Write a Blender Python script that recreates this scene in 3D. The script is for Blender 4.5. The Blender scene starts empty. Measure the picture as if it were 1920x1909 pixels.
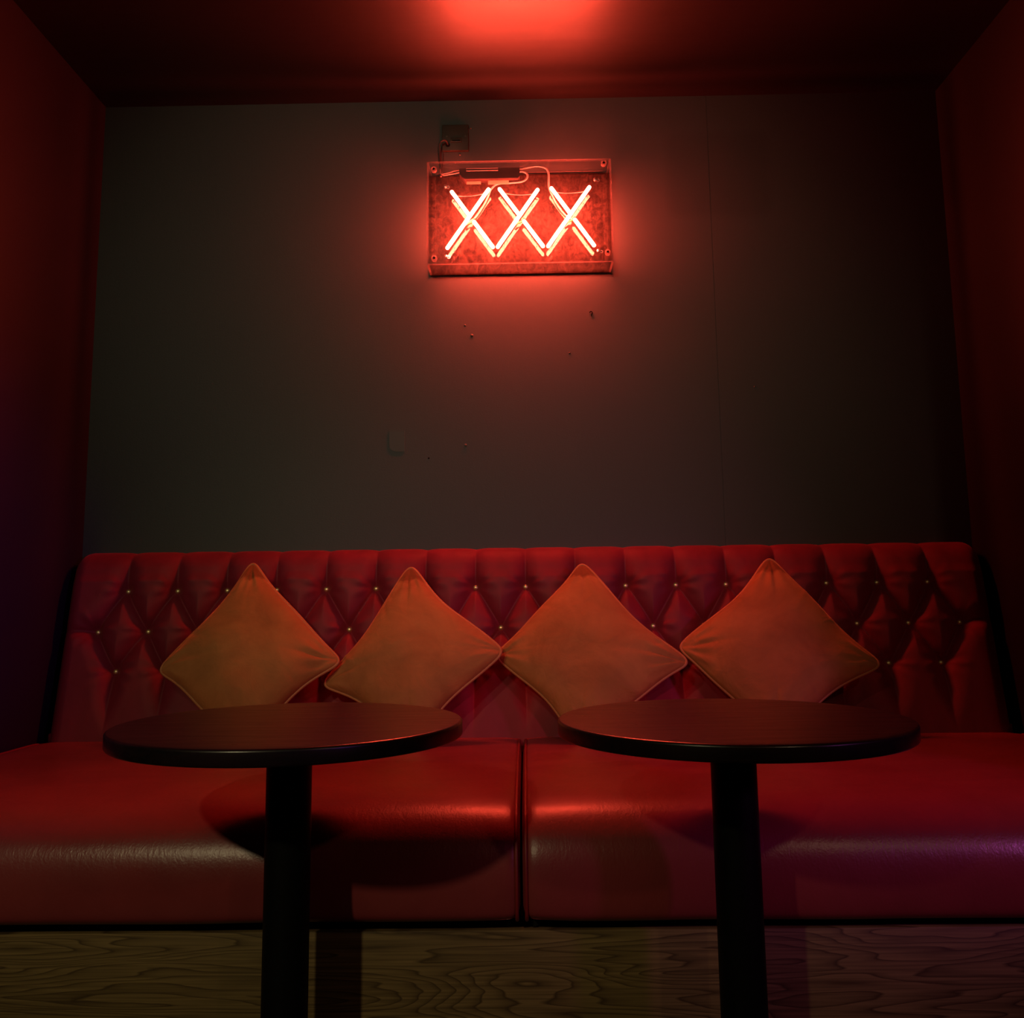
import bpy, bmesh, math, random
import numpy as np
from mathutils import Vector, Matrix, noise

random.seed(7)
D = bpy.data
SC = bpy.context.scene
COL = SC.collection
PI = math.pi

# ------------------------------------------------------------------ helpers
def tag(o, label=None, cat=None, group=None, kind=None):
    if label: o['label'] = label
    if cat: o['category'] = cat
    if group: o['group'] = group
    if kind: o['kind'] = kind
    return o

def empty(name, loc=(0, 0, 0)):
    o = D.objects.new(name, None)
    o.location = loc
    o.empty_display_size = 0.05
    COL.objects.link(o)
    return o

def link(name, me, mats, parent=None, smooth=True):
    o = D.objects.new(name, me)
    if not isinstance(mats, (list, tuple)): mats = [mats]
    for m in mats: me.materials.append(m)
    COL.objects.link(o)
    if parent is not None:
        o.parent = parent
        p = parent; off = Vector((0, 0, 0))
        while p is not None:
            off += p.location; p = p.parent
        o.location = -off          # geometry is written in room coordinates
        # local vertices stay in room coordinates
    if smooth:
        me.polygons.foreach_set('use_smooth', [True] * len(me.polygons))
    return o

def from_bm(name, bm, mats, parent=None, smooth=False, autosmooth=None):
    me = D.meshes.new(name)
    bmesh.ops.recalc_face_normals(bm, faces=bm.faces)
    bm.to_mesh(me); bm.free()
    o = link(name, me, mats, parent, smooth or autosmooth is not None)
    if autosmooth is not None:
        me.set_sharp_from_angle(angle=math.radians(autosmooth))
    return o

def add_box(bm, lo, hi, bevel=0.0, seg=2, mat=0):
    t = bmesh.new()
    bmesh.ops.create_cube(t, size=1.0)
    for v in t.verts:
        v.co = Vector([lo[i] + (v.co[i] + .5) * (hi[i] - lo[i]) for i in range(3)])
    if bevel > 0:
        bmesh.ops.bevel(t, geom=t.edges[:], offset=bevel, segments=seg, affect='EDGES', profile=.5)
    for f in t.faces: f.material_index = mat
    tmp = D.meshes.new('tmp'); t.to_mesh(tmp); t.free()
    bm.from_mesh(tmp); D.meshes.remove(tmp)

def box(name, lo, hi, mats, parent=None, bevel=0.0, seg=2):
    bm = bmesh.new(); add_box(bm, lo, hi, bevel, seg)
    return from_bm(name, bm, mats, parent, autosmooth=35 if bevel else None)

def add_tube(bm, pts, r, seg=10, closed=False, caps='flat'):
    pts = [Vector(p) for p in pts]
    n = len(pts)
    rr = r if isinstance(r, (list, tuple)) else [r] * n
    rings = []
    tans = []
    for i in range(n):
        if closed: t = pts[(i + 1) % n] - pts[i - 1]
        else: t = pts[min(i + 1, n - 1)] - pts[max(i - 1, 0)]
        tans.append(t.normalized())
    ref = Vector((0, 0, 1)) if abs(tans[0].z) < .9 else Vector((1, 0, 0))
    nrm = (ref - tans[0] * ref.dot(tans[0])).normalized()
    for i in range(n):
        t = tans[i]
        nrm = (nrm - t * nrm.dot(t)).normalized()
        b = t.cross(nrm)
        rings.append([bm.verts.new(pts[i] + (nrm * math.cos(a) + b * math.sin(a)) * rr[i])
                      for a in [2 * PI * k / seg for k in range(seg)]])
    m = n if closed else n - 1
    for i in range(m):
        A, B = rings[i], rings[(i + 1) % n]
        off = 0
        if closed and i == n - 1:   # best rotation match
            off = min(range(seg), key=lambda q: (A[0].co - B[q].co).length)
        for k in range(seg):
            bm.faces.new((A[k], A[(k + 1) % seg], B[(k + 1 + off) % seg], B[(k + off) % seg]))
    if not closed:
        for ring, s, t in ((rings[0], -1, tans[0]), (rings[-1], 1, tans[-1])):
            if caps == 'round':
                rad = rr[0] if s < 0 else rr[-1]
                prev = ring
                c = pts[0] if s < 0 else pts[-1]
                for q in (1, 2, 3):
                    a = q / 4 * PI / 2
                    cur = [bm.verts.new(c + (v.co - c) * math.cos(a) + t * s * rad * math.sin(a)) for v in ring]
                    for k in range(seg):
                        bm.faces.new((prev[k], prev[(k + 1) % seg], cur[(k + 1) % seg], cur[k]))
                    prev = cur
                tip = bm.verts.new(c + t * s * rad)
                for k in range(seg): bm.faces.new((prev[k], prev[(k + 1) % seg], tip))
            else:
                bm.faces.new(ring)

def tube(name, pts, r, mats, parent=None, seg=10, closed=False, caps='flat'):
    bm = bmesh.new(); add_tube(bm, pts, r, seg, closed, caps)
    return from_bm(name, bm, mats, parent, smooth=True)

def spline(ctrl, per=8):
    P = [Vector(c) for c in ctrl]
    out = []
    for i in range(len(P) - 1):
        p0 = P[max(i - 1, 0)]; p1 = P[i]; p2 = P[i + 1]; p3 = P[min(i + 2, len(P) - 1)]
        for k in range(per):
            t = k / per
            out.append(.5 * ((2 * p1) + (p2 - p0) * t + (2 * p0 - 5 * p1 + 4 * p2 - p3) * t * t + (3 * p1 - p0 - 3 * p2 + p3) * t ** 3))
    out.append(P[-1])
    return out

def add_lathe(bm, prof, c, seg=48, axis='z'):
    """prof: list of (r, h) ; revolved about a line through c"""
    rings = []
    for r, h in prof:
        if r < 1e-6:
            p = Vector((0, 0, h)) if axis == 'z' else Vector((0, -h, 0))
            rings.append([bm.verts.new(Vector(c) + p)])
        else:
            ring = []
            for k in range(seg):
                a = 2 * PI * k / seg
                if axis == 'z': p = Vector((r * math.cos(a), r * math.sin(a), h))
                else: p = Vector((r * math.cos(a), -h, r * math.sin(a)))
                ring.append(bm.verts.new(Vector(c) + p))
            rings.append(ring)
    for A, B in zip(rings, rings[1:]):
        for k in range(seg):
            k2 = (k + 1) % seg
            if len(A) == 1 and len(B) == 1: continue
            if len(A) == 1: bm.faces.new((A[0], B[k2], B[k]))
            elif len(B) == 1: bm.faces.new((A[k], A[k2], B[0]))
            else: bm.faces.new((A[k], A[k2], B[k2], B[k]))

def lathe(name, prof, c, mats, parent=None, seg=48, axis='z', sharp=40):
    bm = bmesh.new(); add_lathe(bm, prof, c, seg, axis)
    return from_bm(name, bm, mats, parent, autosmooth=sharp)

def grid_mesh(name, P, mats, parent=None, close_u=False, close_v=False, uv=None):
    """P : numpy (nu, nv, 3)"""
    nu, nv, _ = P.shape
    me = D.meshes.new(name)
    idx = np.arange(nu * nv).reshape(nu, nv)
    a = idx if not close_u else np.vstack([idx, idx[:1]])
    if close_v: a = np.hstack([a, a[:, :1]])
    q = np.stack([a[:-1, :-1], a[1:, :-1], a[1:, 1:], a[:-1, 1:]], -1).reshape(-1, 4)
    me.vertices.add(nu * nv); me.vertices.foreach_set('co', P.reshape(-1).astype(np.float32))
    me.loops.add(q.size); me.loops.foreach_set('vertex_index', q.reshape(-1).astype(np.int32))
    me.polygons.add(len(q))
    me.polygons.foreach_set('loop_start', (np.arange(len(q)) * 4).astype(np.int32))
    me.update(calc_edges=True)
    me.validate()
    if uv is not None:
        l = me.uv_layers.new(name='UVMap')
        l.data.foreach_set('uv', uv.reshape(-1, 2)[q.reshape(-1)].reshape(-1).astype(np.float32))
    return link(name, me, mats, parent, True)

# ------------------------------------------------------------------ materials
class NT:
    def __init__(self, name):
        self.m = D.materials.new(name); self.m.use_nodes = True
        self.t = self.m.node_tree; self.t.nodes.clear()
        self.out = self.n('ShaderNodeOutputMaterial')
    def n(self, typ, **kw):
        nd = self.t.nodes.new(typ)
        for k, v in kw.items():
            if k.startswith('i_'):
                nd.inputs[k[2:].replace('_', ' ')].default_value = v
            else: setattr(nd, k, v)
        return nd
    def l(self, a, b): self.t.links.new(a, b)
    def math(self, op, a, b=None, c=None):
        nd = self.n('ShaderNodeMath', operation=op)
        for i, v in enumerate((a, b, c)):
            if v is None: continue
            if isinstance(v, (int, float)): nd.inputs[i].default_value = v
            else: self.l(v, nd.inputs[i])
        return nd.outputs[0]
    def coords(self, scale=(1, 1, 1), out='Object'):
        tc = self.n('ShaderNodeTexCoord'); mp = self.n('ShaderNodeMapping')
        mp.inputs['Scale'].default_value = scale
        self.l(tc.outputs[out], mp.inputs[0]); return mp.outputs[0]
    def noise(self, vec, scale=5, detail=4, rough=.5, dist=0):
        nd = self.n('ShaderNodeTexNoise')
        nd.inputs['Scale'].default_value = scale; nd.inputs['Detail'].default_value = detail
        nd.inputs['Roughness'].default_value = rough; nd.inputs['Distortion'].default_value = dist
        self.l(vec, nd.inputs['Vector']); return nd.outputs[0]
    def ramp(self, fac, stops):
        nd = self.n('ShaderNodeValToRGB')
        el = nd.color_ramp.elements
        while len(el) < len(stops): el.new(.5)
        for e, (p, c) in zip(el, stops):
            e.position = p; e.color = (*c, 1) if len(c) == 3 else c
        self.l(fac, nd.inputs[0]); return nd.outputs[0]
    def mix(self, fac, a, b):
        nd = self.n('ShaderNodeMix', data_type='RGBA')
        if isinstance(fac, (int, float)): nd.inputs[0].default_value = fac
        else: self.l(fac, nd.inputs[0])
        for i, v in ((6, a), (7, b)):
            if isinstance(v, tuple): nd.inputs[i].default_value = (*v, 1)
            else: self.l(v, nd.inputs[i])
        return nd.outputs[2]
    def bump(self, h, strength=.2, dist=.005, prev=None):
        nd = self.n('ShaderNodeBump'); nd.inputs['Strength'].default_value = strength
        nd.inputs['Distance'].default_value = dist
        self.l(h, nd.inputs['Height'])
        if prev is not None: self.l(prev, nd.inputs['Normal'])
        return nd.outputs[0]
    def principled(self, color, rough=.5, spec=.5, metal=0, normal=None, **kw):
        b = self.n('ShaderNodeBsdfPrincipled')
        for key, v in (('Base Color', color), ('Roughness', rough)):
            if isinstance(v, tuple): b.inputs[key].default_value = (*v, 1)
            elif isinstance(v, (int, float)): b.inputs[key].default_value = v
            else: self.l(v, b.inputs[key])
        b.inputs['Specular IOR Level'].default_value = spec
        b.inputs['Metallic'].default_value = metal
        for k, v in kw.items(): b.inputs[k.replace('_', ' ')].default_value = v
        if normal is not None: self.l(normal, b.inputs['Normal'])
        self.l(b.outputs[0], self.out.inputs[0])
        return b

def simple(name, col, rough=.5, spec=.5, metal=0, **kw):
    t = NT(name); t.principled(col, rough, spec, metal, **kw); return t.m

def mat_wall():
    t = NT('wall_paint')
    v = t.coords()
    big = t.noise(v, 1.3, 3)
    c = t.mix(t.ramp(big, [(.3, (0, 0, 0)), (.75, (1, 1, 1))]), (.048, .054, .056), (.056, .063, .065))
    # faint darker rounded patch
    sx = t.n('ShaderNodeSeparateXYZ'); t.l(v, sx.inputs[0])
    dx = t.math('SUBTRACT', t.math('ABSOLUTE', t.math('SUBTRACT', sx.outputs[0], .638)), .13)
    dz = t.math('SUBTRACT', t.math('ABSOLUTE', t.math('SUBTRACT', sx.outputs[2], 2.165)), .105)
    dx = t.math('MAXIMUM', dx, 0); dz = t.math('MAXIMUM', dz, 0)
    d = t.math('SQRT', t.math('ADD', t.math('MULTIPLY', dx, dx), t.math('MULTIPLY', dz, dz)))
    pm = t.ramp(d, [(.02, (1, 1, 1)), (.05, (0, 0, 0))])
    c = t.mix(t.math('MULTIPLY', pm, .3), c, (.030, .033, .034))
    fine = t.noise(t.coords((1, 1, 1)), 220, 3)
    roller = t.noise(t.coords((60, 60, 12)), 1, 3)
    n = t.bump(fine, .12, .002); n = t.bump(roller, .06, .002, n)
    t.principled(c, .62, .35, normal=n)
    return t.m

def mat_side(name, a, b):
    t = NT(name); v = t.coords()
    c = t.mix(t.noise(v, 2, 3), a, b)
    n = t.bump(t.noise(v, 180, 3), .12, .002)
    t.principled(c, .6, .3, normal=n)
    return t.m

def mat_ceiling():
    t = NT('ceiling_gloss_paint'); v = t.coords()
    c = t.mix(t.noise(v, 2, 3), (.006, .0025, .0025), (.010, .004, .004))
    n = t.bump(t.noise(t.coords((1, 1, 1)), 7, 3), .09, .02)
    n = t.bump(t.noise(t.coords((.8, 9, 1)), 3, 2), .03, .02, n)
    t.principled(c, .43, .75, normal=n)
    return t.m

def mat_velvet_red():
    t = NT('red_velvet'); v = t.coords()
    big = t.noise(t.coords((1, 1, .35)), 9, 4, .6)
    c = t.mix(t.ramp(big, [(.35, (0, 0, 0)), (.7, (1, 1, 1))]), (.165, .008, .018), (.225, .011, .026))
    n = t.bump(t.noise(v, 420, 2), .12, .001)
    n = t.bump(t.noise(t.coords((1, 1, .5)), 26, 3), .10, .006, n)
    t.principled(c, .62, .3, normal=n, Sheen_Weight=.35, Sheen_Roughness=.4, Sheen_Tint=(.9, .2, .2, 1))
    return t.m

def mat_leather():
    t = NT('red_leather'); v = t.coords()
    big = t.noise(v, 3.5, 4, .6)
    c = t.mix(t.ramp(big, [(.35, (0, 0, 0)), (.7, (1, 1, 1))]), (.225, .032, .035), (.30, .042, .046))
    streak = t.noise(t.coords((.6, 2.4, 1)), 4, 3, .5, .6)
    rough = t.ramp(streak, [(.3, (.28,) * 3), (.75, (.42,) * 3)])
    vo = t.n('ShaderNodeTexVoronoi', feature='DISTANCE_TO_EDGE'); vo.inputs['Scale'].default_value = 150
    t.l(v, vo.inputs['Vector'])
    n = t.bump(vo.outputs[0], .12, .0015)
    wr = t.noise(t.coords((1.0, .45, .45)), 75, 3, .55, 1.2)
    n = t.bump(wr, .13, .004, n)
    t.principled(c, rough, .5, normal=n)
    return t.m

def mat_cushion():
    t = NT('rust_velvet')
    v = t.coords()
    big = t.noise(v, 7, 5, .6, .6)
    c = t.mix(t.ramp(big, [(.3, (0, 0, 0)), (.75, (1, 1, 1))]), (.30, .112, .034), (.47, .180, .056))
    # darker tint at the very tip of the top corner
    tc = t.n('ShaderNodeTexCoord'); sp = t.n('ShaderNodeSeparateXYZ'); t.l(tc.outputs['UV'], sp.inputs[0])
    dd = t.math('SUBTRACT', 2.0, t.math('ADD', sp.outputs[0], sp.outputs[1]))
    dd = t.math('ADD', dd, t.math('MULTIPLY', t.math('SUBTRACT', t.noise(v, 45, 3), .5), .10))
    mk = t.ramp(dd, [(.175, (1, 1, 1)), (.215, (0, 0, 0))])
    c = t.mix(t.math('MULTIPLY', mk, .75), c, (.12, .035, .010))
    n = t.bump(t.noise(v, 380, 2), .15, .001)
    n = t.bump(t.noise(v, 22, 4, .55, .9), .30, .010, n)
    t.principled(c, .75, .2, normal=n, Sheen_Weight=.7, Sheen_Roughness=.35, Sheen_Tint=(1, .5, .25, 1))
    return t.m

def mat_table():
    t = NT('dark_stained_tabletop')
    g = t.noise(t.coords((1.2, 9, 9)), 6, 5, .6, .5)
    c = t.mix(t.ramp(g, [(.35, (0, 0, 0)), (.65, (1, 1, 1))]), (.005, .0035, .0035), (.016, .008, .007))
    rough = t.ramp(g, [(.3, (.36,) * 3), (.7, (.27,) * 3)])
    n = t.bump(g, .12, .002)
    t.principled(c, rough, .5, normal=n, Coat_Weight=.25, Coat_Roughness=.25)
    return t.m

def mat_wood():
    t = NT('oak_veneer')
    low = t.noise(t.coords((.5, .5, 6.0)), 1.55, 2.6, .5, .25)
    jit = t.noise(t.coords((7, 7, 40)), 1.0, 3)
    sx = t.n('ShaderNodeSeparateXYZ'); t.l(t.coords(), sx.inputs[0])           # the oval knot figure in the middle of the panel
    ex = t.math('DIVIDE', t.math('ADD', sx.outputs[0], .010), .17)
    ez = t.math('DIVIDE', t.math('SUBTRACT', sx.outputs[2], .132), .038)
    rr = t.math('ADD', t.math('MULTIPLY', ex, ex), t.math('MULTIPLY', ez, ez))
    g = t.math('EXPONENT', t.math('MULTIPLY', rr, -1.0))
    f = t.math('MULTIPLY', t.math('MULTIPLY', low, 34.0), t.math('SUBTRACT', 1.0, t.math('MULTIPLY', g, .45)))
    f = t.math('ADD', f, t.math('MULTIPLY', jit, .7))
    f = t.math('ADD', f, t.math('MULTIPLY', g, 13.0))
    fr = t.math('FRACT', f)
    line = t.ramp(fr, [(0, (0, 0, 0)), (.5, (.16,) * 3), (.80, (.55,) * 3), (.91, (1, 1, 1)), (1, (0, 0, 0))])
    fine = t.noise(t.coords((5, 5, 260)), 1, 3)
    c = t.mix(line, (.32, .215, .085), (.075, .044, .017))
    c = t.mix(t.math('MULTIPLY', t.math('POWER', fine, 1.6), 1.3), c, (.075, .046, .019))
    n = t.bump(line, -.05, .002)
    t.principled(c, .5, .35, normal=n)
    return t.m

def mat_acrylic(name, tint=(1, 1, 1), rough=.015, bumpy=0, f0=.04):
    t = NT(name)
    lw = t.n('ShaderNodeLayerWeight'); lw.inputs[0].default_value = .5
    fr = t.math('ADD', f0, t.math('MULTIPLY', t.math('POWER', lw.outputs['Facing'], 5.0), 1 - f0))
    tr = t.n('ShaderNodeBsdfTransparent'); tr.inputs[0].default_value = (*tint, 1)
    gl = t.n('ShaderNodeBsdfGlossy'); gl.inputs['Roughness'].default_value = rough
    if bumpy:
        n = t.bump(t.noise(t.coords(), 60, 3), bumpy, .002)
        t.l(n, gl.inputs['Normal'])
    mx = t.n('ShaderNodeMixShader')
    t.l(fr, mx.inputs[0]); t.l(tr.outputs[0], mx.inputs[1]); t.l(gl.outputs[0], mx.inputs[2])
    t.l(mx.outputs[0], t.out.inputs[0])
    return t.m

def mat_acrylic_edge():
    t = NT('polished_acrylic_edge')
    df = t.n('ShaderNodeBsdfDiffuse'); df.inputs[0].default_value = (.30, .24, .24, 1)
    tl = t.n('ShaderNodeBsdfTranslucent'); tl.inputs[0].default_value = (.34, .27, .27, 1)
    tr = t.n('ShaderNodeBsdfTransparent')
    m1 = t.n('ShaderNodeMixShader'); m1.inputs[0].default_value = .5
    t.l(df.outputs[0], m1.inputs[1]); t.l(tl.outputs[0], m1.inputs[2])
    m2 = t.n('ShaderNodeMixShader'); m2.inputs[0].default_value = .65
    t.l(m1.outputs[0], m2.inputs[1]); t.l(tr.outputs[0], m2.inputs[2])
    t.l(m2.outputs[0], t.out.inputs[0])
    return t.m

def mat_backboard():
    t = NT('scuffed_sign_backboard')
    v = t.coords()
    a = t.noise(t.coords((1, 1, .7)), 42, 5, .65, 1.6)
    b = t.noise(v, 130, 3, .6, .5)
    f = t.math('ADD', t.math('MULTIPLY', a, .75), t.math('MULTIPLY', b, .25))
    c = t.mix(t.ramp(f, [(.36, (0, 0, 0)), (.66, (1, 1, 1))]), (.009, .008, .0075), (.042, .034, .030))
    n = t.bump(a, .3, .003)
    df = t.n('ShaderNodeBsdfDiffuse'); t.l(c, df.inputs[0]); t.l(n, df.inputs['Normal'])
    gl = t.n('ShaderNodeBsdfGlossy'); gl.inputs['Roughness'].default_value = .02
    mx = t.n('ShaderNodeMixShader'); mx.inputs[0].default_value = .0009
    t.l(df.outputs[0], mx.inputs[1]); t.l(gl.outputs[0], mx.inputs[2]); t.l(mx.outputs[0], t.out.inputs[0])
    return t.m

def mat_emit(name, col, s):
    t = NT(name); e = t.n('ShaderNodeEmission'); e.inputs[0].default_value = (*col, 1); e.inputs[1].default_value = s
    t.l(e.outputs[0], t.out.inputs[0]); return t.m

M = dict(
    wall=mat_wall(), left=mat_side('wall_paint_left', (.0105, .006, .012), (.0135, .0075, .015)),  # left wall colour tinted plum for the purple light falling on it
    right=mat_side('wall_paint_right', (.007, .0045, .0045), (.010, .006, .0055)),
    ceil=mat_ceiling(), floor=mat_side('dark_floor', (.03, .022, .018), (.05, .036, .028)),
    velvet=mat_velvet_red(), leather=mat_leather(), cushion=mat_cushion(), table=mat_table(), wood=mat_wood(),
    pipe_red=simple('red_piping', (.24, .014, .016), .5),
    pipe_rust=simple('rust_piping', (.44, .165, .06), .5, .35),
    brass=simple('brass_button', (.85, .66, .32), .45, .5, 1.0),
    black=simple('black_powder_coat', (.0035, .0035, .0035), .5, .15),
    rail=simple('black_board', (.008, .007, .006), .8, .2),
    acryl=mat_acrylic('clear_acrylic'), acryl_in=mat_acrylic('clear_acrylic_panel', (.97, .96, .96), .0, 0, .018),
    edge=mat_acrylic_edge(), backb=mat_backboard(),
    neon=mat_emit('lit_red_neon', (1, .066, .032), 620.0),
    black_glass=simple('blacked_out_glass', (.05, .03, .03), .2),
    silver=simple('steel', (.55, .55, .55), .3, .5, 1.0),
    trans=simple('transformer_case', (.010, .007, .007), .5, .3),
    paper=simple('label_paper', (.17, .15, .11), .7, .2),
    cable_white=simple('white_cable', (.13, .12, .12), .45),
    cable_dark=simple('dark_cable', (.05, .045, .045), .45),
    yellow=simple('amber_sleeve', (.10, .07, .02), .4),
    socket=simple('dark_painted_plate', (.035, .030, .024), .5, .3),
    dark=simple('dark_hole', (.004, .004, .004), .8, .1),
    nub=simple('wall_nub_paint', (.09, .08, .065), .45, .4),
    plaster=simple('painted_filler', (.046, .051, .052), .55, .35),
)

# ------------------------------------------------------------------ dimensions
HW = 1.35          # half width of the alcove
ZC = 2.434         # ceiling
# ------------------------------------------------------------------ room
def structure(o): return tag(o, kind='structure')
bm = bmesh.new()
add_box(bm, (-1.55, 0, 0), (.608, .15, ZC))                 # two sheets of board meeting in a fine vertical joint
add_box(bm, (.6095, 0, 0), (1.55, .15, ZC))
add_box(bm, (.60, .0015, 0), (.62, .14, ZC))
structure(from_bm('wall_back', bm, M['wall']))
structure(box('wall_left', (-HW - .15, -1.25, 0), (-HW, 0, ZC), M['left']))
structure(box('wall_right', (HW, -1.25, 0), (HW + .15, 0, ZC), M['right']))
structure(box('floor', (-2.6, -4.8, -.1), (2.6, .15, 0), M['floor']))
structure(box('ceiling', (-2.6, -4.8, ZC), (2.6, .15, ZC + .1), M['ceil']))

# small marks on the back wall
def wall_nub(name, x, z, r, h, mat, label, cat):
    o = lathe(name, [(0, h), (r * .5, h * .93), (r * .85, h * .6), (r, 0), (r, -.001)], (x, 0, z), mat, None, 20, 'y')
    tag(o, label, cat); return o
wall_nub('wall_screw', -.1771, 1.2969, .0045, .003, M['nub'], 'small pale screw head in the dark wall, above the second cushion from the left', 'screw')
wall_nub('wall_plug', -.2908, 1.2586, .0030, .001, M['dark'], 'tiny black plug hole in the dark wall, lower left of the pale screw head', 'plug')
wall_nub('paint_bump', -.1552, 1.6456, .0045, .003, M['nub'], 'lower and larger of two tiny paint bumps in the red glow below the neon sign', 'bump')
wall_nub('paint_bump', -.1768, 1.6788, .0032, .002, M['nub'], 'upper and smaller of two tiny paint bumps in the red glow below the neon sign', 'bump')
wall_nub('wall_pin', .1496, 1.584, .0028, .003, M['nub'], 'single tiny pin in the wall below the right end of the neon sign', 'pin')
wall_nub('wall_dot', .7203, 1.4678, .0028, .002, M['nub'], 'lone pale speck on the wall right of the vertical board joint', 'speck')
# dark hook mark
bm = bmesh.new()
add_tube(bm, spline([(.2145, -.002, 1.7130), (.2195, -.003, 1.7165), (.2235, -.003, 1.712), (.2205, -.003, 1.706), (.2205, -.002, 1.700)], 6), .0015, 8)
tag(from_bm('wall_hook', bm, M['dark'], None, smooth=True), 'tiny dark bent hook on the wall just below the right half of the neon sign', 'hook')
# painted-over cover
bm = bmesh.new()
x0, x1, z0, z1 = -.4132, -.3655, 1.280, 1.3455
pts = [(x0, z1), (x1, z1), (x1, z0)] + [(x0 + .022 - .022 * math.sin(a), z0 + .022 - .022 * math.cos(a)) for a in [i / 8 * PI / 2 for i in range(9)]]
f0 = [bm.verts.new((x, .001, z)) for x, z in pts]; f1 = [bm.verts.new((x, -.0016, z)) for x, z in pts]
bm.faces.new(f1); bm.faces.new(f0[::-1])
for i in range(len(pts)):
    j = (i + 1) % len(pts); bm.faces.new((f0[i], f0[j], f1[j], f1[i]))
tag(from_bm('cover_plate', bm, M['plaster']), 'small painted-over blank plate with one rounded corner on the dark wall', 'plate')

# ------------------------------------------------------------------ banquette back
BANQ = empty('banquette', (0, -.6, 0))
tag(BANQ, 'long red banquette with tufted velvet back, leather seat and oak veneer base', 'sofa')
def make_backrest():
    root = BANQ
    XE = 1.332
    sp1 = .1455
    B1 = [(-1.162 + sp1 * i, .8605) for i in range(17)]
    B2 = [(-1.2345 + sp1 * i, .7450) for i in range(18)]
    B3 = [(-1.168 + .146 * i, .6350) for i in range(17)]
    TOP, BOT = .977, .458
    # profile (Y, z, weight)
    yt, yb = -.070, -.178
    def face_y(z): return yt + (yb - yt) * (TOP - z) / (TOP - BOT)
    prof = []
    RT = .052
    for y in np.linspace(0, yt + RT - .01, 4): prof.append((y, TOP - .012, .0))
    for a in np.linspace(0, 1, 18)[1:]:
        ang = a * (PI / 2 - .2)
        prof.append((yt + RT - .01 - RT * math.sin(ang), TOP - .012 - RT + RT * math.cos(ang), .25 + .55 * a))
    zs = np.linspace(TOP - .064, BOT + .03, 124)[1:]
    for z in zs: prof.append((face_y(z) + .001, z, 1.0))
    for z in np.linspace(BOT + .03, BOT - .05, 8)[1:]: prof.append((face_y(z) + .001, z, 1.0))
    prof = np.array(prof)
    Y, Z, Wt = prof.T
    # ease weights near the top of the face
    Wt = np.where(Wt >= 1, np.clip(.8 + (TOP - .064 - Z) / .15, 0, 1), Wt)
    T = np.gradient(np.stack([Y, Z], 1), axis=0); T /= np.linalg.norm(T, axis=1)[:, None]
    N = np.stack([T[:, 1], -T[:, 0]], 1)            # outward (towards -Y)
    N *= np.sign(-(N[:, :1] + 1e-9 - N[:, 1:] * .001)) if False else 1
    if N[len(N) // 2, 0] > 0: N = -N
    xs = np.linspace(-XE, XE, 900)
    X, ZZ = np.meshgrid(xs, Z, indexing='ij')
    segs = []
    for i in range(17):
        segs.append((*B1[i], B1[i][0], TOP + .01, 'top'))
        segs.append((*B1[i], *B2[i], 'd')); segs.append((*B1[i], *B2[i + 1], 'd'))
        segs.append((*B3[i], *B2[i], 'd')); segs.append((*B3[i], *B2[i + 1], 'd'))
        segs.append((*B3[i], B3[i][0], BOT + .015, 'bot'))
    segs.append((*B2[0], -XE, .749, 'side')); segs.append((*B2[17], XE, .757, 'side'))
    Rp = .062
    dist = np.full(X.shape, 9.0)
    for (ax, az, bx, bz, kind) in segs:
        m = (X > min(ax, bx) - .08) & (X < max(ax, bx) + .08)
        i0 = np.searchsorted(xs, min(ax, bx) - .08); i1 = np.searchsorted(xs, max(ax, bx) + .08)
        sx, sz = X[i0:i1], ZZ[i0:i1]
        L2 = (bx - ax) ** 2 + (bz - az) ** 2
        t = np.clip(((sx - ax) * (bx - ax) + (sz - az) * (bz - az)) / L2, 0, 1)
        d = np.hypot(sx - (ax + t * (bx - ax)), sz - (az + t * (bz - az)))
        if kind == 'top': d = d + Rp * .45 * t ** 2
        elif kind == 'bot': d = d + Rp * .8 * t ** 2
        elif kind == 'side': d = d + Rp * .5 * t ** 1.5
        else: d = d + .004 * (4 * t * (1 - t))
        dist[i0:i1] = np.minimum(dist[i0:i1], d)
    q = np.clip(dist / Rp, 0, 1)
    puff = .038 * np.sqrt(1 - (1 - q) ** 2) ** 1.15
    # fold overlap: slight shear so one side of each pleat is steeper; dips at the buttons
    for (bx, bz) in B1 + B2 + B3:
        i0 = np.searchsorted(xs, bx - .09); i1 = np.searchsorted(xs, bx + .09)
        dx, dz = X[i0:i1] - bx, ZZ[i0:i1] - bz
        r = np.hypot(dx, dz)
        puff[i0:i1] *= 1 - .55 * np.exp(-(r / .022) ** 2)
        puff[i0:i1] -= .007 * np.exp(-(r / .014) ** 2)
        ang = np.arctan2(dz, dx)
        puff[i0:i1] += .0011 * np.sin(ang * 9 + bx * 40) * np.exp(-((r - .045) / .022) ** 2) * np.abs(np.cos(ang))
    # rounding of both ends
    e = np.clip((XE - np.abs(X)) / .05, 0, 1)
    endf = np.sqrt(1 - (1 - e) ** 2)
    disp = (puff + .004) * Wt[None, :] * endf - .02 * (1 - endf) * np.minimum(Wt[None, :] * 2, 1)
    P = np.zeros((len(xs), len(Z), 3))
    P[..., 0] = X
    P[..., 1] = Y[None, :] + disp * N[None, :, 0]
    P[..., 2] = Z[None, :] + disp * N[None, :, 1] - (1 - endf) * .012 * (1 - np.clip((TOP - ZZ) / .06, 0, 1))
    # close towards the wall with end caps
    lo = P.copy()
    P[..., 1] = np.minimum(P[..., 1], -.0015)
    capL = P[0].copy(); capL[:, 1] = -.0015; capR = P[-1].copy(); capR[:, 1] = -.0015
    P = np.concatenate([capL[None], P, capR[None]], 0)
    root = grid_mesh('backrest', P, M['velvet'], root)
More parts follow.
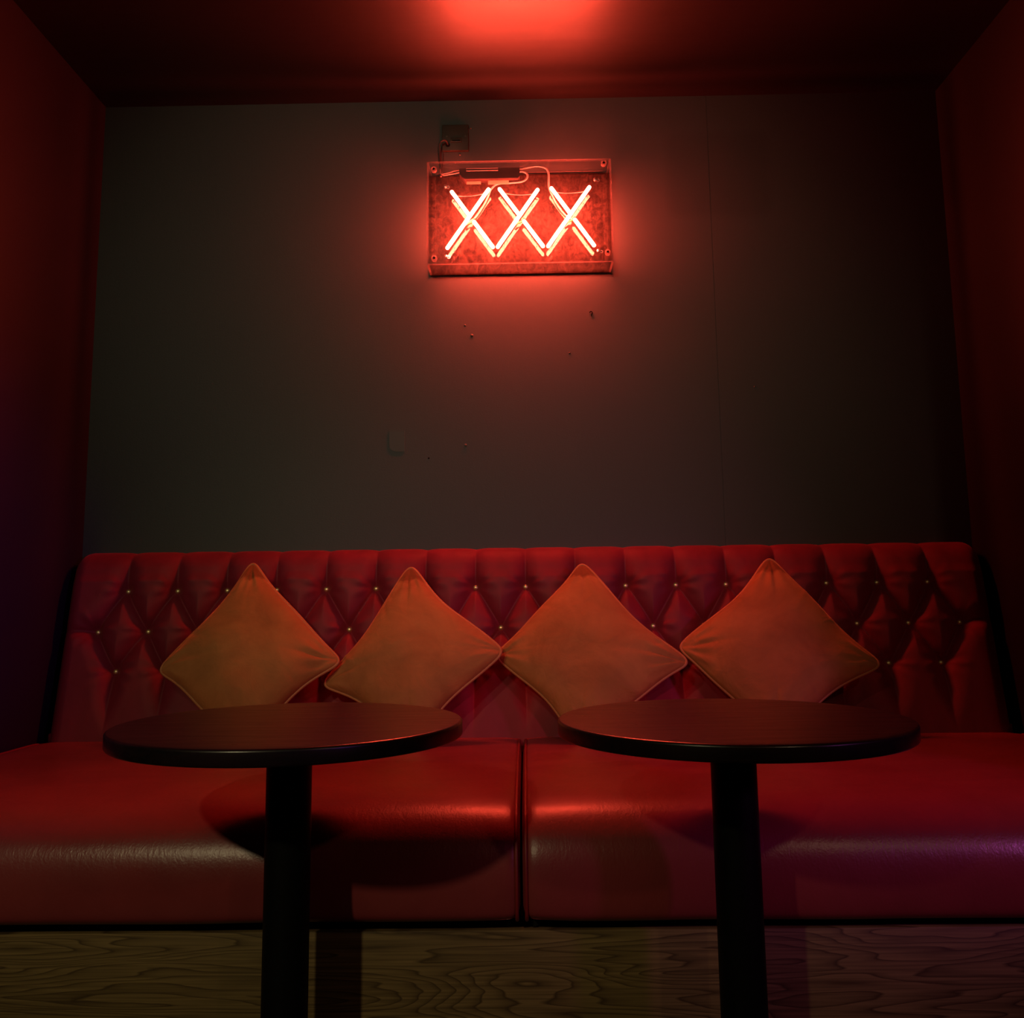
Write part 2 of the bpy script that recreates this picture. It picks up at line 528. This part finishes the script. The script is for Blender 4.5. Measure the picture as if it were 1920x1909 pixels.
    # flat border band at the foot of the back
    box('bottom_band', (-1.328, -.199, .440), (1.328, -.150, .474), M['velvet'], root, .006, 3)
    # buttons
    bmb = bmesh.new()
    add_lathe(bmb, [(0, .0062), (.003, .0058), (.0057, .0044), (.0076, .0021), (.0081, 0), (.0065, -.002), (0, -.002)], (0, 0, 0), 20, 'y')
    me = D.meshes.new('button'); bmesh.ops.recalc_face_normals(bmb, faces=bmb.faces); bmb.to_mesh(me); bmb.free()
    me.polygons.foreach_set('use_smooth', [True] * len(me.polygons))
    me.materials.append(M['brass'])
    tilt = math.atan2(yt - yb, TOP - BOT)
    for (bx, bz) in B1 + B2 + B3:
        b = D.objects.new('button', me); COL.objects.link(b); b.parent = root
        b.location = (bx, face_y(bz) - .0025, bz)
        b.rotation_euler = (-tilt, 0, 0)
    return root
make_backrest()

# ------------------------------------------------------------------ seat cushions
SEAT = [(-.215, .300), (-.212, .40), (-.214, .436), (-.222, .450), (-.245, .4565), (-.35, .459), (-.52, .461), (-.70, .460), (-.82, .4565),
        (-.90, .4515), (-.95, .4455), (-.99, .4360), (-1.022, .4190), (-1.045, .3960), (-1.060, .366), (-1.067, .330), (-1.067, .290), (-1.062, .262), (-1.050, .250)]
def seat_profile(per=6):
    return [(p.x, p.y) for p in spline([(a, b, 0) for a, b in SEAT], per)]
def make_seat(xa, xb):
    pr = np.array(seat_profile())
    bot = np.array([(-.95, .249), (-.6, .249), (-.3, .249), (-.222, .262)])
    pr = np.vstack([pr, bot])
    T = np.roll(pr, -1, 0) - np.roll(pr, 1, 0); T /= np.linalg.norm(T, axis=1)[:, None]
    N = np.stack([-T[:, 1], T[:, 0]], 1)              # inward/outward decided below
    c = pr.mean(0)
    if ((pr - c) * N).sum() < 0: N = -N
    R = .020
    offs = [0, .0008, .003, .007, .012, .020]
    xs = [xa + o for o in offs] + list(np.linspace(xa + .03, xb - .03, 140)) + [xb - o for o in offs[::-1]]
    P = np.zeros((len(xs), len(pr), 3))
    for i, x in enumerate(xs):
        e = min(x - xa, xb - x)
        ins = R - math.sqrt(max(0, R * R - (R - min(e, R)) ** 2))
        # soft sag towards the ends and faint unevenness on the top
        soft = .006 * math.exp(-e / .035)
        w = np.array([noise.noise(Vector((x * 3.1, y * 3.1, z * 3))) for y, z in pr]) * .0035 * min(1, e / .1)
        Q = pr - N * (ins + soft - w[:, None] * 1.0)
        P[i, :, 0] = x; P[i, :, 1] = Q[:, 0]; P[i, :, 2] = Q[:, 1]
    bm = bmesh.new()
    o = root = grid_mesh('seat_cushion', P, M['leather'], BANQ, close_v=True)
    # cap both ends
    me = o.data
    bm.from_mesh(me); bm.verts.ensure_lookup_table()
    n = len(pr)
    bm.faces.new([bm.verts[k] for k in range(n)])
    bm.faces.new([bm.verts[(len(xs) - 1) * n + k] for k in range(n)])
    bmesh.ops.recalc_face_normals(bm, faces=bm.faces)
    bm.to_mesh(me); bm.free()
    me.polygons.foreach_set('use_smooth', [True] * len(me.polygons))
    me.set_sharp_from_angle(angle=math.radians(60))
    # piping: round both end panels, and along the rear edge
    top = [q for q in seat_profile(4)]
    for x in (xa + .007, xb - .007):
        pts = [(x, y + .0 , z) for (y, z) in top]
        tube('piping', [(px, py - .0 if pz < .43 else py, pz - .006 + .0) if pz > .43 else (px, py + .006, pz) for px, py, pz in pts], .0034, M['pipe_red'], root, 8)
    tube('piping', [(x, -.222, .4505 - .006 * math.exp(-min(x - xa, xb - x) / .02)) for x in np.linspace(xa + .008, xb - .008, 40)], .0036, M['pipe_red'], root, 8)
    return root
SEAM = -.0125
make_seat(-1.343, SEAM - .0018)
make_seat(SEAM + .0018, 1.343)

# ------------------------------------------------------------------ plinth
root = BANQ
box('base_panel', (-1.348, -1.032, 0), (1.348, -1.012, .228), M['wood'], root, .001)
box('seat_deck', (-1.345, -1.005, .0), (1.345, -.02, .244), M['rail'], root)

# ------------------------------------------------------------------ scatter cushions
def make_pillow(T, R, B, L, label, seed, thick=.066, name='scatter_cushion'):
    T, R, B, L = [np.array(p) for p in (T, R, B, L)]
    B = B + np.array((0, 0, {3: .005, 4: .010, 5: .014, 6: .017}[seed]))
    c = (T + R + B + L) / 4
    root = empty(name, tuple(B))
    tag(root, label, 'cushion', 'rust velvet cushions leaning on the banquette back')
    g = 1.05
    T, R, B, L = [c + (p - c) * g for p in (T, R, B, L)]
    n = np.cross(R - L, T - B); n /= np.linalg.norm(n)
    if n[1] > 0: n = -n                                # front side faces the room
    K = 88
    # finer sampling near the borders
    lin = np.sin(np.linspace(-PI / 2, PI / 2, K)) * .55 + np.linspace(-1, 1, K) * .45
    u, v = np.meshgrid(lin, lin, indexing='ij')
    def shape(u, v):
        m = np.maximum(np.abs(u), np.abs(v)) + 1e-9
        nn = 13.0
        k = m / (np.abs(u) ** nn + np.abs(v) ** nn + 1e-30) ** (1 / nn)
        uu, vv = u * k, v * k
        pin = .09
        ph = seed * 1.7
        uu2 = uu * (1 - pin * (1 - vv ** 2) * uu ** 2 * (1 + .35 * np.sin(vv * 3 + ph)))
        vv2 = vv * (1 - pin * (1 - uu ** 2) * vv ** 2 * (1 + .35 * np.sin(uu * 3 + ph * 1.3)))
        return uu2, vv2
    su, sv = shape(u, v)
    def pos(su, sv):
        a = (1 + su) / 2; b = (1 + sv) / 2
        # (+,+)=T  (+,-)=R  (-,-)=B  (-,+)=L
        return (a * b)[..., None] * T + (a * (1 - b))[..., None] * R + ((1 - a) * (1 - b))[..., None] * B + ((1 - a) * b)[..., None] * L
    base = pos(su, sv)
    prof = np.maximum((1 - u ** 2) * (1 - v ** 2), 0)
    h = thick * prof ** .46
    rs = np.random.RandomState(seed)
    wr = np.zeros_like(u)
    for (cu, cv) in ((1, 1), (1, -1), (-1, -1), (-1, 1)):
        du, dv = cu - u, cv - v
        r = np.hypot(du, dv); ph = np.arctan2(np.abs(dv), np.abs(du))
        amp = rs.uniform(.0012, .0026)
        wr += amp * np.sin(ph * rs.uniform(13, 18) + rs.uniform(0, 6) + r * rs.uniform(-2, 2)) * np.exp(-((r - .38) / .22) ** 2)
        # short tucks just inside the tip
        wr += .0014 * np.sin(ph * 20 + rs.uniform(0, 6)) * np.exp(-((r - .2) / .09) ** 2)
    for _ in range(10):                                # soft creases along the seams
        side = rs.randint(4); pp = rs.uniform(-.7, .7); wdt = rs.uniform(.025, .05); ln = rs.uniform(.15, .32)
        a, b = (u, v) if side < 2 else (v, u)
        s = 1 if side % 2 else -1
        wr += rs.uniform(-.006, .006) * np.exp(-((b - pp - (s - a) * rs.uniform(-.5, .5)) / wdt) ** 2) * np.exp(-((s - a) / ln) ** 2)
    low = np.array([[noise.noise(Vector((float(a) * 1.6 + seed * 5, float(b) * 1.6, seed))) for b in lin] for a in lin])
    edge = np.clip(prof * 12, 0, 1)
    hf = h + (wr + low * .008) * edge
    front = base + hf[..., None] * n
    hb = h * .9 + low * .004 * edge
    back = base - hb[..., None] * n
    uvg = np.stack([(u + 1) / 2, (v + 1) / 2], -1)
    # stitch front and back into one closed skin
    me = D.meshes.new('cushion_cover')
    nf = K * K
    verts = np.vstack([front.reshape(-1, 3), back.reshape(-1, 3)])
    idx = np.arange(nf).reshape(K, K)
    q1 = np.stack([idx[:-1, :-1], idx[1:, :-1], idx[1:, 1:], idx[:-1, 1:]], -1).reshape(-1, 4)
    q2 = q1[:, ::-1] + nf
    q = np.vstack([q1, q2])
    me.from_pydata(verts.tolist(), [], q.tolist())
    l = me.uv_layers.new(name='UVMap')
    uv2 = np.vstack([uvg.reshape(-1, 2)] * 2)
    l.data.foreach_set('uv', uv2[q.reshape(-1)].reshape(-1).astype(np.float32))
    bm = bmesh.new(); bm.from_mesh(me)
    bmesh.ops.remove_doubles(bm, verts=bm.verts, dist=1e-5)
    bmesh.ops.recalc_face_normals(bm, faces=bm.faces)
    bm.to_mesh(me); bm.free()
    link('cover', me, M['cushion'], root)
    ring = []
    tt = np.linspace(-1, 1, 46)
    for s in range(4):
        for w in tt[:-1]:
            uu, vv = {0: (w, -1.), 1: (1., w), 2: (-w, 1.), 3: (-1., -w)}[s]
            a, b = shape(np.array(uu), np.array(vv))
            ring.append(pos(np.array(float(a)), np.array(float(b))))
    # relax double points at corners
    tube('piping', [tuple(p) for p in ring], .0042, M['pipe_rust'], root, 8, closed=True)
    return root
PILLOWS = [[[-0.7804, -0.1553, 0.9394], [-0.4964, -0.313, 0.6688], [-0.7329, -0.3946, 0.4609], [-0.9821, -0.3009, 0.6482]],
           [[-0.3258, -0.1644, 0.9211], [-0.0639, -0.3031, 0.6884], [-0.2893, -0.3966, 0.4568], [-0.5433, -0.2825, 0.6068]],
           [[0.1619, -0.163, 0.9241], [0.4286, -0.32, 0.6548], [0.1348, -0.3998, 0.4505], [-0.0786, -0.2475, 0.6767]],
           [[0.6988, -0.1588, 0.9325], [0.9396, -0.3025, 0.645], [0.622, -0.4008, 0.4484], [0.4214, -0.2412, 0.6893]]]
LAB = ['rust velvet cushion standing on its corner, leftmost of the four on the bench',
       'bright rust velvet cushion second from the left, directly behind the left round table\'s right half',
       'rust velvet cushion third from the left, just right of the centre seam',
       'rust velvet cushion rightmost of the four, behind the right round table']
for i, (c, lab) in enumerate(zip(PILLOWS, LAB)):
    make_pillow(*c, lab, i + 3)

# ------------------------------------------------------------------ tables
def make_table(x, y, label):
    root = empty('round_table', (x, y, 0))
    tag(root, label, 'table', 'round pedestal tables in front of the banquette')
    r, zt, th = .2985, .6258, .0262
    b = .005
    prof = [(0, zt), (r * .5, zt), (r - .02, zt)]
    for k in range(0, 7):
        a = k / 6 * PI / 2
        prof.append((r - b + b * math.sin(a), zt - b + b * math.cos(a)))
    for k in range(0, 5):
        a = k / 4 * PI / 2
        prof.append((r - .004 + .004 * math.cos(a), zt - th + .004 - .004 * math.sin(a)))
    prof += [(r * .5, zt - th), (0, zt - th)]
    lathe('tabletop', prof, (x, y, 0), M['table'], root, 160)
    lathe('mounting_plate', [(0, zt - th), (.085, zt - th), (.09, zt - th - .003), (.06, zt - th - .008), (.045, zt - th - .012), (0, zt - th - .012)], (x, y, 0), M['black'], root, 48)
    lathe('column', [(.0385, zt - th - .008), (.0385, .026), (0, .026)], (x, y, 0), M['black'], root, 64)
    lathe('base', [(0, .034), (.05, .034), (.055, .030), (.10, .020), (.145, .013), (.15, .010), (.15, 0), (0, 0)], (x, y, 0), M['black'], root, 64)
    return root
make_table(-.4090, -1.1924, 'dark round table on a black column, in front of the left two cushions')
make_table(.3532, -1.1982, 'dark round table on a black column, in front of the right two cushions')

# ------------------------------------------------------------------ neon sign
def make_sign():
    X0, X1, Z0, Z1, YF = -.286, .285, 1.842, 2.174, -.105
    root = empty('neon_sign', (0, 0, Z0))
    tag(root, 'red neon sign of three crosses in a clear acrylic box on the dark wall', 'neon sign')
    th = .005
    def pane(name, lo, hi, thin, mats=None, parent=root):
        bm = bmesh.new(); add_box(bm, lo, hi)
        for f in bm.faces:
            n = f.normal
            f.material_index = 0 if abs(n[thin]) > .9 else 1
        return from_bm(name, bm, mats or [M['acryl'], M['edge']], parent)
    pane('front_panel', (X0, YF, Z0), (X1, YF + th, Z1), 1)
    pane('top_panel', (X0 + th, YF + th, Z1 - th), (X1 - th, -.006, Z1), 2)
    pane('bottom_panel', (X0 + th, YF + th, Z0), (X1 - th, -.006, Z0 + th), 2)
    pane('side_panel', (X0, YF + th, Z0), (X0 + th, -.006, Z1), 0)
    pane('side_panel', (X1 - th, YF + th, Z0), (X1, -.006, Z1), 0)
    bb = pane('back_panel', (X0, -.006, Z0), (X1, -.001, Z1), 1, [M['backb'], M['edge']])
    inner = pane('mounting_panel', (X0 + .020, -.041, Z0 + .022), (X1 - .020, -.038, Z1 - .010), 1, [M['acryl_in'], M['edge']])
    YT = -.075
    def dz(dy): return dy
    G = [((-.2122, 2.0945), (-.0973, 2.1004), (-.2266, 1.9124), (-.0853, 1.9125)),
         ((-.0620, 2.1008), (.0567, 2.0961), (-.0698, 1.9130), (.0707, 1.9131)),
         ((.1008, 2.1006), (.2193, 2.1018), (.0874, 1.9128), (.2294, 1.9128))]
    rt = .0054
    for (ul, ur, ll, lr) in G:
        # the long stroke runs upper right to lower left; the other is broken just below the crossing
        UL, UR, LL, LR = [np.array((p[0] * .9946, YT, p[1] - .0071)) for p in (ul, ur, ll, lr)]
        d1 = (UR - LL); d2 = (LR - UL)
        A = np.array([[d1[0], -d2[0]], [d1[2], -d2[2]]]); s = np.linalg.solve(A, np.array([UL[0] - LL[0], UL[2] - LL[2]]))
        t = s[1]
        bm = bmesh.new()
        add_tube(bm, [LL, LL + d1 * .33, LL + d1 * .66, UR], rt, 14, caps='round')
        L2 = np.linalg.norm(d2)
        add_tube(bm, [UL, UL + d2 * t * .5, UL + d2 * (t - .004 / L2)], rt, 14, caps='round')
        add_tube(bm, [UL + d2 * (t + .0235 / L2), UL + d2 * (t + .3), LR], rt, 14, caps='round')
        g = from_bm('neon_letter', bm, M['neon'], root, smooth=True)
        # blacked-out return between the two upper tips and tube ends
        mid = (UL + UR) / 2
        tube('blacked_out_tube', spline([UL + (0, .008, -.004), UL + (.012, .016, -.006), mid + (0, .018, -.009), UR + (-.012, .016, -.006), UR + (0, .008, -.004)], 6), .0022, M['black_glass'], g, 8)
        for p, q in ((UL, d2), (UR, -d1), (LL, d1), (LR, -d2)):
            e = np.array(p) + q / np.linalg.norm(q) * .03
            tube('tube_support', [e + (0, .006, 0), e + (0, .033, 0)], .0035, M['acryl_in'], g, 10)
        xx = UL + d2 * (t + .02)
        tube('electrode', spline([xx + (.010, .004, -.004), xx + (.004, .014, -.010), xx + (-.008, .016, -.014), xx + (-.018, .014, -.02)], 5), .003, M['yellow'], g, 8)
    # transformer
    yb, yf = -.038, -.072
    z0, z1, xl, xr = 2.1310, 2.1665, -.1880, .0020
    tr_pts = [(xl, z1), (xr, z1), (xr, z0 + .006), (xr - .006, z0), (xl + .016, z0), (xl, z0 + .016)]
    bm = bmesh.new()
    f0 = [bm.verts.new((x, yb, z)) for x, z in tr_pts]; f1 = [bm.verts.new((x, yf, z)) for x, z in tr_pts]
    bm.faces.new(f0[::-1]); bm.faces.new(f1)
    for i in range(len(tr_pts)):
        j = (i + 1) % len(tr_pts); bm.faces.new((f0[i], f0[j], f1[j], f1[i]))
    bmesh.ops.bevel(bm, geom=bm.edges[:], offset=.0012, segments=2, affect='EDGES')
    tr = from_bm('transformer', bm, M['trans'], root, autosmooth=40)
    box('reflection_strip', (xl + .022, yf - .002, z1 - .0035), (xr - .068, yf, z1 - .0005), M['cable_white'], tr, .0008)  # pale strips stand in for the reflection along the transformer top
    box('reflection_strip', (xl + .022, yf - .002, z1 - .0105), (xr - .068, yf, z1 - .0075), M['cable_white'], tr, .0006)
    box('sticker', (xl + .022, yf + .012, z0 - .012), (xl + .067, yf + .013, z0 - .003), M['paper'], tr)
    box('sticker', (xl + .090, yf + .012, z0 - .014), (xl + .155, yf + .013, z0 - .001), M['paper'], tr)
    # high tension leads
    def px(u, v, y=-.052):                              # measured positions on the face of the sign
        return ((-.286 + (u - 345) / 1180 * .571) * (1 + (y - YF) / 2.77), y, Z1 - .001 - (v - 352) / 664 * .331 + (y - YF) * .475)
    tube('high_tension_lead', spline([px(925, 432), px(950, 425), px(985, 440), px(985, 470), px(955, 492), px(880, 500), px(800, 505), px(755, 540), px(735, 590, -.048), px(705, 650, -.045), px(650, 730, -.045), px(590, 765, -.05)], 7), .0032, M['cable_white'], root, 10)
    tube('high_tension_lead', spline([px(938, 412), px(990, 400), px(1050, 392), px(1105, 405), px(1125, 445), px(1125, 530, -.048), px(1150, 600, -.045), px(1180, 660, -.045), px(1230, 725, -.045), px(1300, 765, -.05)], 7), .0032, M['cable_white'], root, 10)
    tube('supply_lead', spline([px(425, 395), px(435, 430), px(480, 425), px(520, 412), px(562, 405)], 6), .0026, M['cable_dark'], root, 8)
    tube('supply_lead', spline([px(430, 400, -.048), px(445, 440, -.048), px(490, 436, -.048), px(530, 430, -.048), px(566, 420, -.048)], 6), .0022, M['cable_white'], root, 8)
    # fixings in the four corners
    for (u, v) in ((390, 403), (1478, 382), (392, 982), (1488, 962)):
        x, _, z = px(u, v, YF + .012)
        b = lathe('corner_block', [(0, .0), (.0085, 0), (.0085, .012), (.0045, .012), (.0045, .010), (0, .010)], (x, YF + .018, z), M['edge'], root, 24, 'y')
        lathe('screw', [(0, .0015), (.0035, .001), (.004, 0)], (x, YF + .005, z), M['dark'], b, 16, 'y')
    for (u, v) in ((462, 520), (1420, 492), (466, 984), (1430, 964)):
        x, _, z = px(u, v, -.040)
        so = lathe('standoff', [(0, .0), (.006, 0), (.006, .004), (.003, .006), (0, .006)], (x, -.041, z), M['silver'], root, 20, 'y')
        lathe('standoff_nut', [(.003, 0), (.0055, 0), (.0055, .003), (.003, .003)], (x + .009, -.041, z - .002), M['silver'], so, 6, 'y')
    return root
make_sign()

# ------------------------------------------------------------------ outlet and cord above the sign
def make_outlet():
    x0, x1, z0, z1 = -.2478, -.1617, 2.2565, 2.3457
    root = empty('cord_outlet', ((x0 + x1) / 2, 0, z0))
    tag(root, 'dark square cord outlet plate on the wall above the neon sign', 'outlet')
    box('plate', (x0, -.011, z0), (x1, 0, z1), M['socket'], root, .002, 3)
    cx, cz = (x0 + x1) / 2 + .003, (z0 + z1) / 2
    fh = box('fuse_holder', (cx - .018, -.0135, cz - .018), (cx + .018, -.010, cz - .001), M['socket'], root, .001)
    box('fuse_slot', (cx - .013, -.0142, cz - .013), (cx + .013, -.0130, cz - .010), M['dark'], fh)
    for s in (-1, 1):
        lathe('screw', [(0, .0015), (.0025, .0012), (.0033, 0)], (cx + s * .030, -.011, cz + .004), M['nub'], root, 16, 'y')
    lathe('cord_grip', [(0, .004), (.0055, .004), (.007, 0)], (-.2285, -.011, 2.2755), M['dark'], root, 20, 'y')
    c = tube('power_cord', spline([(-.2285, -.012, 2.2755), (-.232, -.028, 2.281), (-.2415, -.034, 2.2805), (-.252, -.034, 2.272), (-.2565, -.034, 2.252), (-.2555, -.036, 2.226), (-.2515, -.044, 2.190), (-.2500, -.047, 2.160), (-.2470, -.050, 2.150)], 7), .0031, M['cable_dark'], None, 10)
    tag(c, 'thin looped cord hanging from the outlet plate down into the neon sign', 'cord')
    e = tube('earth_wire', spline([(-.2435, -.006, 2.2575), (-.2440, -.008, 2.235), (-.2445, -.020, 2.205), (-.2450, -.03, 2.172)], 6), .0014, M['cable_dark'], None, 8)
    tag(e, 'thin straight dark wire running down beside the looped cord to the sign', 'wire')
    wall_nub('paint_drip', -.1905, 2.2470, .0032, .003, M['nub'], 'tiny pale paint drip on the wall just below the outlet plate', 'drip')
    wall_nub('wall_tack', -.1560, 2.3370, .0030, .004, M['nub'], 'tiny bright tack on the wall at the upper right corner of the outlet plate', 'tack')
make_outlet()

# ------------------------------------------------------------------ lights
def aim(o, target):
    d = Vector(target) - o.location
    o.rotation_euler = d.to_track_quat('-Z', 'Y').to_euler()
def spot(name, loc, target, col, watts, size, cone, blend):
    l = D.lights.new(name, 'SPOT'); l.color = col; l.energy = watts; l.shadow_soft_size = size
    l.spot_size = math.radians(cone); l.spot_blend = blend
    o = D.objects.new(name, l); o.location = loc; COL.objects.link(o); aim(o, target); return o
spot('downlight_warm_left', (-1.45, -4.05, 2.36), (-.50, -.9, .36), (1.0, .84, .45), 74, .05, 42, 1.0)
spot('fill_wall_wash', (-.75, -4.2, 2.38), (-.25, 0, 1.66), (.90, 1.0, .60), 98, .08, 42, 1.0)  # added fill that brightens the upper back wall, fixture invented
spot('downlight_warm_right', (1.55, -4.0, 2.36), (.55, -.6, .6), (1.0, .62, .36), 16, .05, 52, 1.0)
spot('fill_pink', (.75, -3.9, 2.36), (.05, -.1, .80), (1.0, .12, .26), 80, .06, 27, 1.0)  # added pink fill, narrowed to the middle of the backrest
spot('bar_light_purple', (2.25, -2.75, 1.35), (.85, -1.1, .66), (.85, .14, .75), 42, .10, 32, 1.0)
spot('fill_violet', (1.75, -3.3, 1.35), (-1.35, -.85, .95), (.66, .14, 1.0), 200, .10, 20, 1.0)  # extra unseen spot, only there to lift the purple on the left wall

w = D.worlds.new('dim_room'); w.use_nodes = True
w.node_tree.nodes['Background'].inputs[0].default_value = (.5, .2, .2, 1)
w.node_tree.nodes['Background'].inputs[1].default_value = .002
SC.world = w

# ------------------------------------------------------------------ camera
cam = D.cameras.new('camera'); cam.sensor_width = 36; cam.sensor_fit = 'HORIZONTAL'
cam.lens = 1767.5 / 1920 * 36
cam.shift_y = -93.7 / 1920
cam.clip_start = .02
co = D.objects.new('camera', cam); COL.objects.link(co)
pitch, yaw, roll = .1425, .0134, -.0124
cp, s_p, cy, sy = math.cos(pitch), math.sin(pitch), math.cos(yaw), math.sin(yaw)
fw = Vector((-sy * cp, cy * cp, s_p)); rtv = Vector((cy, sy, 0)); up = rtv.cross(fw)
r2 = rtv * math.cos(roll) + up * math.sin(roll); u2 = -rtv * math.sin(roll) + up * math.cos(roll)
m = Matrix((( r2.x, u2.x, -fw.x, .004), (r2.y, u2.y, -fw.y, -2.871), (r2.z, u2.z, -fw.z, .84), (0, 0, 0, 1)))
co.matrix_world = m
SC.camera = co

SC.view_settings.view_transform = 'Standard'; SC.view_settings.look = 'None'
SC.view_settings.exposure = 0.0; SC.view_settings.gamma = 1.0
SC.cycles.transparent_max_bounces = 24
SC.cycles.max_bounces = 8
SC.cycles.sample_clamp_indirect = 8
